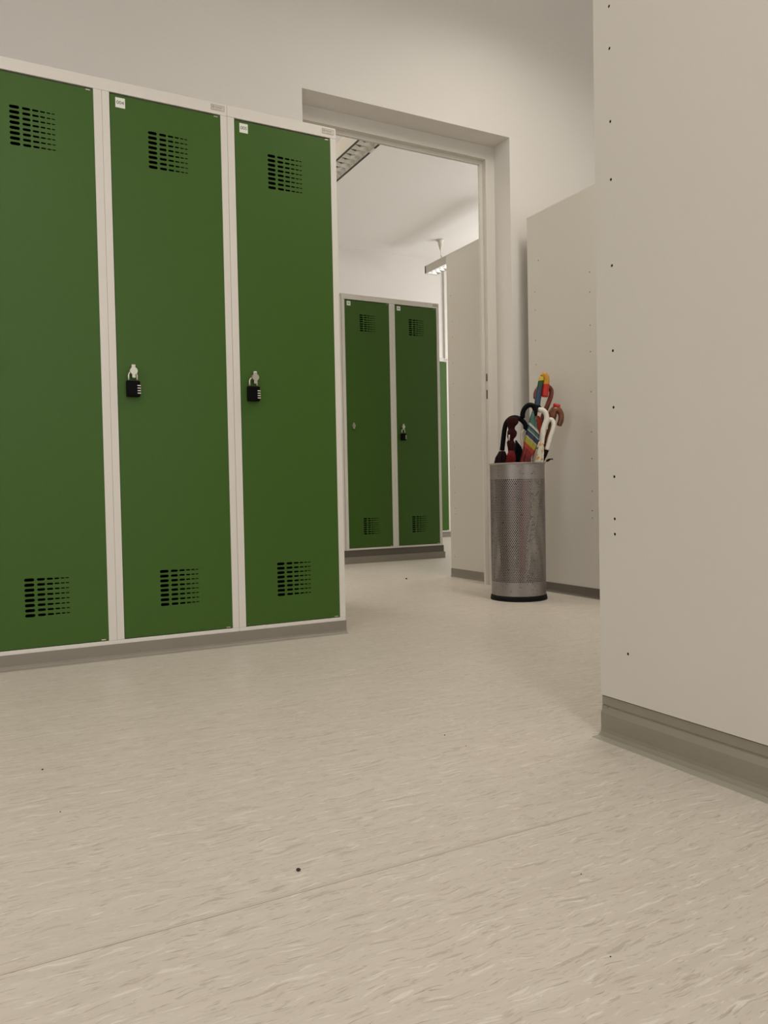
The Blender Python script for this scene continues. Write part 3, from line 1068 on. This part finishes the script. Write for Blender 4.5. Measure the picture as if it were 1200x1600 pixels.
um = umbrella('tallest umbrella, crook handle striped blue, green, yellow and red', (-0.01, 0.02),
              [(848.5, 586.5), (846.2, 591), (845, 597), (843.5, 606), (841.8, 616), (840.2, 626), (839.5, 634)],
              [0.0115, 0.0125, 0.0132, 0.0135, 0.0138, 0.0140, 0.0140], tape_mat(), 0.03, canopy=[(840, 650, 0.008), (843.5, 658, 0.013), (842, 672, 0.016), (829, 722, 0.018)],
              canopy_mat=mat('orange_red_cloth', (0.42, 0.040, 0.012), 0.6, var=0.4, vscale=60), collar=((840.2, 634), (839, 643), 0.0175))
bm = bmesh.new()
hh = [W(x, y, 0.03) - um.location for x, y in [(851.2, 618.5), (852, 611), (853.2, 602), (854, 594), (852.8, 588), (849.8, 585.5), (847.3, 588)]]
sp_ = spline(hh, 6)
rr = [0.0160 - 0.0036 * i / (len(sp_) - 1) for i in range(len(sp_))]
d0 = (sp_[0] - sp_[1]).normalized()
tube(bm, [sp_[0] + d0 * 0.006, sp_[0] + d0 * 0.004] + sp_, [rr[0] * .6, rr[0] * .9] + rr, 18)
obj('handle_end', bm, tape_mat2(), um)['label'] = 'yellow and red end of the striped crook'
umbrella('umbrella with red-brown wooden crook handle behind the striped one', (-0.06, 0.05),
         [(837, 622), (837.3, 615), (841, 607), (848, 603), (856, 604), (861, 610), (860.8, 618), (857.6, 628), (853.5, 638), (848.5, 650), (845, 662)], 0.0115, M_REDWOOD, 0.08,
         canopy=[(845, 664, 0.009), (839, 688, 0.014), (829, 722, 0.016)], canopy_mat=M_DMAROON)
um = umbrella('umbrella with thick amber wooden crook and red cap, rightmost', (-0.085, 0.02),
              [(873.8, 664), (876.5, 656), (876.3, 647), (872, 640.5), (865.5, 642), (862.5, 650), (861.5, 660), (857, 676), (852, 692)],
              [0.0125, 0.0130, 0.0135, 0.0150, 0.0195, 0.0215, 0.0170, 0.0110, 0.0100], M_AMBER, 0.05,
              canopy=[(852, 694, 0.010), (847, 708, 0.012), (842, 722, 0.013)], canopy_mat=M_DMAROON)
bm = bmesh.new()
a, b = W(870.4, 631.5, 0.05) - um.location, W(868.8, 637, 0.05) - um.location
tube(bm, [a, a.lerp(b, .2), b], [0.0160, 0.0180, 0.0150], 18)
obj('cap', bm, M_BRIGHTRED, um)


def floral():
    m = mat('white_floral_cloth_2', (0.58, 0.56, 0.44), 0.6)
    nt = m.node_tree
    L = nt.links.new
    tc = nt.nodes.new('ShaderNodeTexCoord')
    n = nt.nodes.new('ShaderNodeTexNoise'); n.inputs['Scale'].default_value = 42; n.inputs['Detail'].default_value = 2
    L(tc.outputs['Object'], n.inputs['Vector'])
    r = nt.nodes.new('ShaderNodeValToRGB')
    e = r.color_ramp.elements
    e[0].position = 0.36; e[0].color = (0.10, 0.09, 0.06, 1)
    e[1].position = 0.42; e[1].color = (0.66, 0.64, 0.52, 1)
    q = e.new(0.62); q.color = (0.66, 0.64, 0.52, 1)
    q = e.new(0.655); q.color = (0.60, 0.26, 0.02, 1)
    L(n.outputs['Fac'], r.inputs['Fac']); L(r.outputs[0], nt.nodes['Principled BSDF'].inputs['Base Color'])
    return m


umbrella('umbrella with white crook handle and white floral canopy', (0.02, -0.005),
         [(842.5, 640.5), (848, 641), (852.8, 646), (854, 654.5), (851.5, 663), (848.5, 673), (847, 684), (846, 694)], 0.0120, M_WHITEP, 0.0,
         canopy=[(845.8, 690, 0.0125), (844, 698, 0.018), (842, 708, 0.023), (840, 722, 0.026)], canopy_mat=floral(), depth=0.25, pleats=7)
umbrella('umbrella with narrow white crook handle and dark maroon frill, right of the floral one', (-0.05, 0.05),
         [(852.3, 670), (853.8, 662), (857.2, 656.5), (862, 656), (865, 661.5), (863.5, 672), (860, 682), (857, 693), (854, 703)], 0.0105, M_WHITEP, 0.025,
         canopy=[(853.8, 703, 0.0125), (851, 709, 0.016), (848, 716, 0.012), (846, 722, 0.010)], canopy_mat=M_DMAROON, depth=0.35)
fr = empty('umbrella_strap', W(860, 722, 0.0))
tag(fr, 'small dark maroon crumpled strap poking over the right side of the rim', 'strap')
bm = canopy_bm([W(854.5, 721.5, 0.0) - fr.location, W(857, 718.5, 0.0) - fr.location, W(860.5, 716.5, 0.0) - fr.location, W(863.5, 718.5, 0.0) - fr.location],
               [0.006, 0.011, 0.010, 0.003], pleats=4, depth=0.4)
obj('cloth', bm, M_DMAROON, fr)

# ---------------------------------------------------------------- grit on the floor


def grit(x, y, r, label, group=None, name='grit_crumb', cat='crumb'):
    bm = bmesh.new()
    bmesh.ops.create_icosphere(bm, subdivisions=2, radius=r)
    for v in bm.verts:
        k = 1 + 0.35 * noise.noise(v.co * (1.3 / r) + Vector((x * 9, y * 7, 0)))
        v.co *= k
        v.co.z *= 0.62
    mz = min(v.co.z for v in bm.verts)
    for v in bm.verts: v.co.z -= mz
    o = obj(name, bm, M_GRIT, None, True)
    o.location = (x, y, 0)
    tag(o, label, cat, group)


grit(0.382, 0.989, 0.0031, 'small dark stone lying alone on the floor in the foreground', name='pebble', cat='pebble')
for x, y, r in ((2.226, 3.938, 0.006), (0.867, 1.383, 0.0013), (0.866, 1.302, 0.0010), (0.705, 0.79, 0.0009), (0.606, 0.634, 0.0009), (0.118, 1.372, 0.0011), (0.109, 1.603, 0.0018)):
    if r > 0.005: grit(x, y, r, 'dark crumb on the pale floor in the doorway')
    else: grit(x, y, r, 'tiny black crumb of grit on the streaked vinyl floor', 'grit crumbs scattered on the floor')
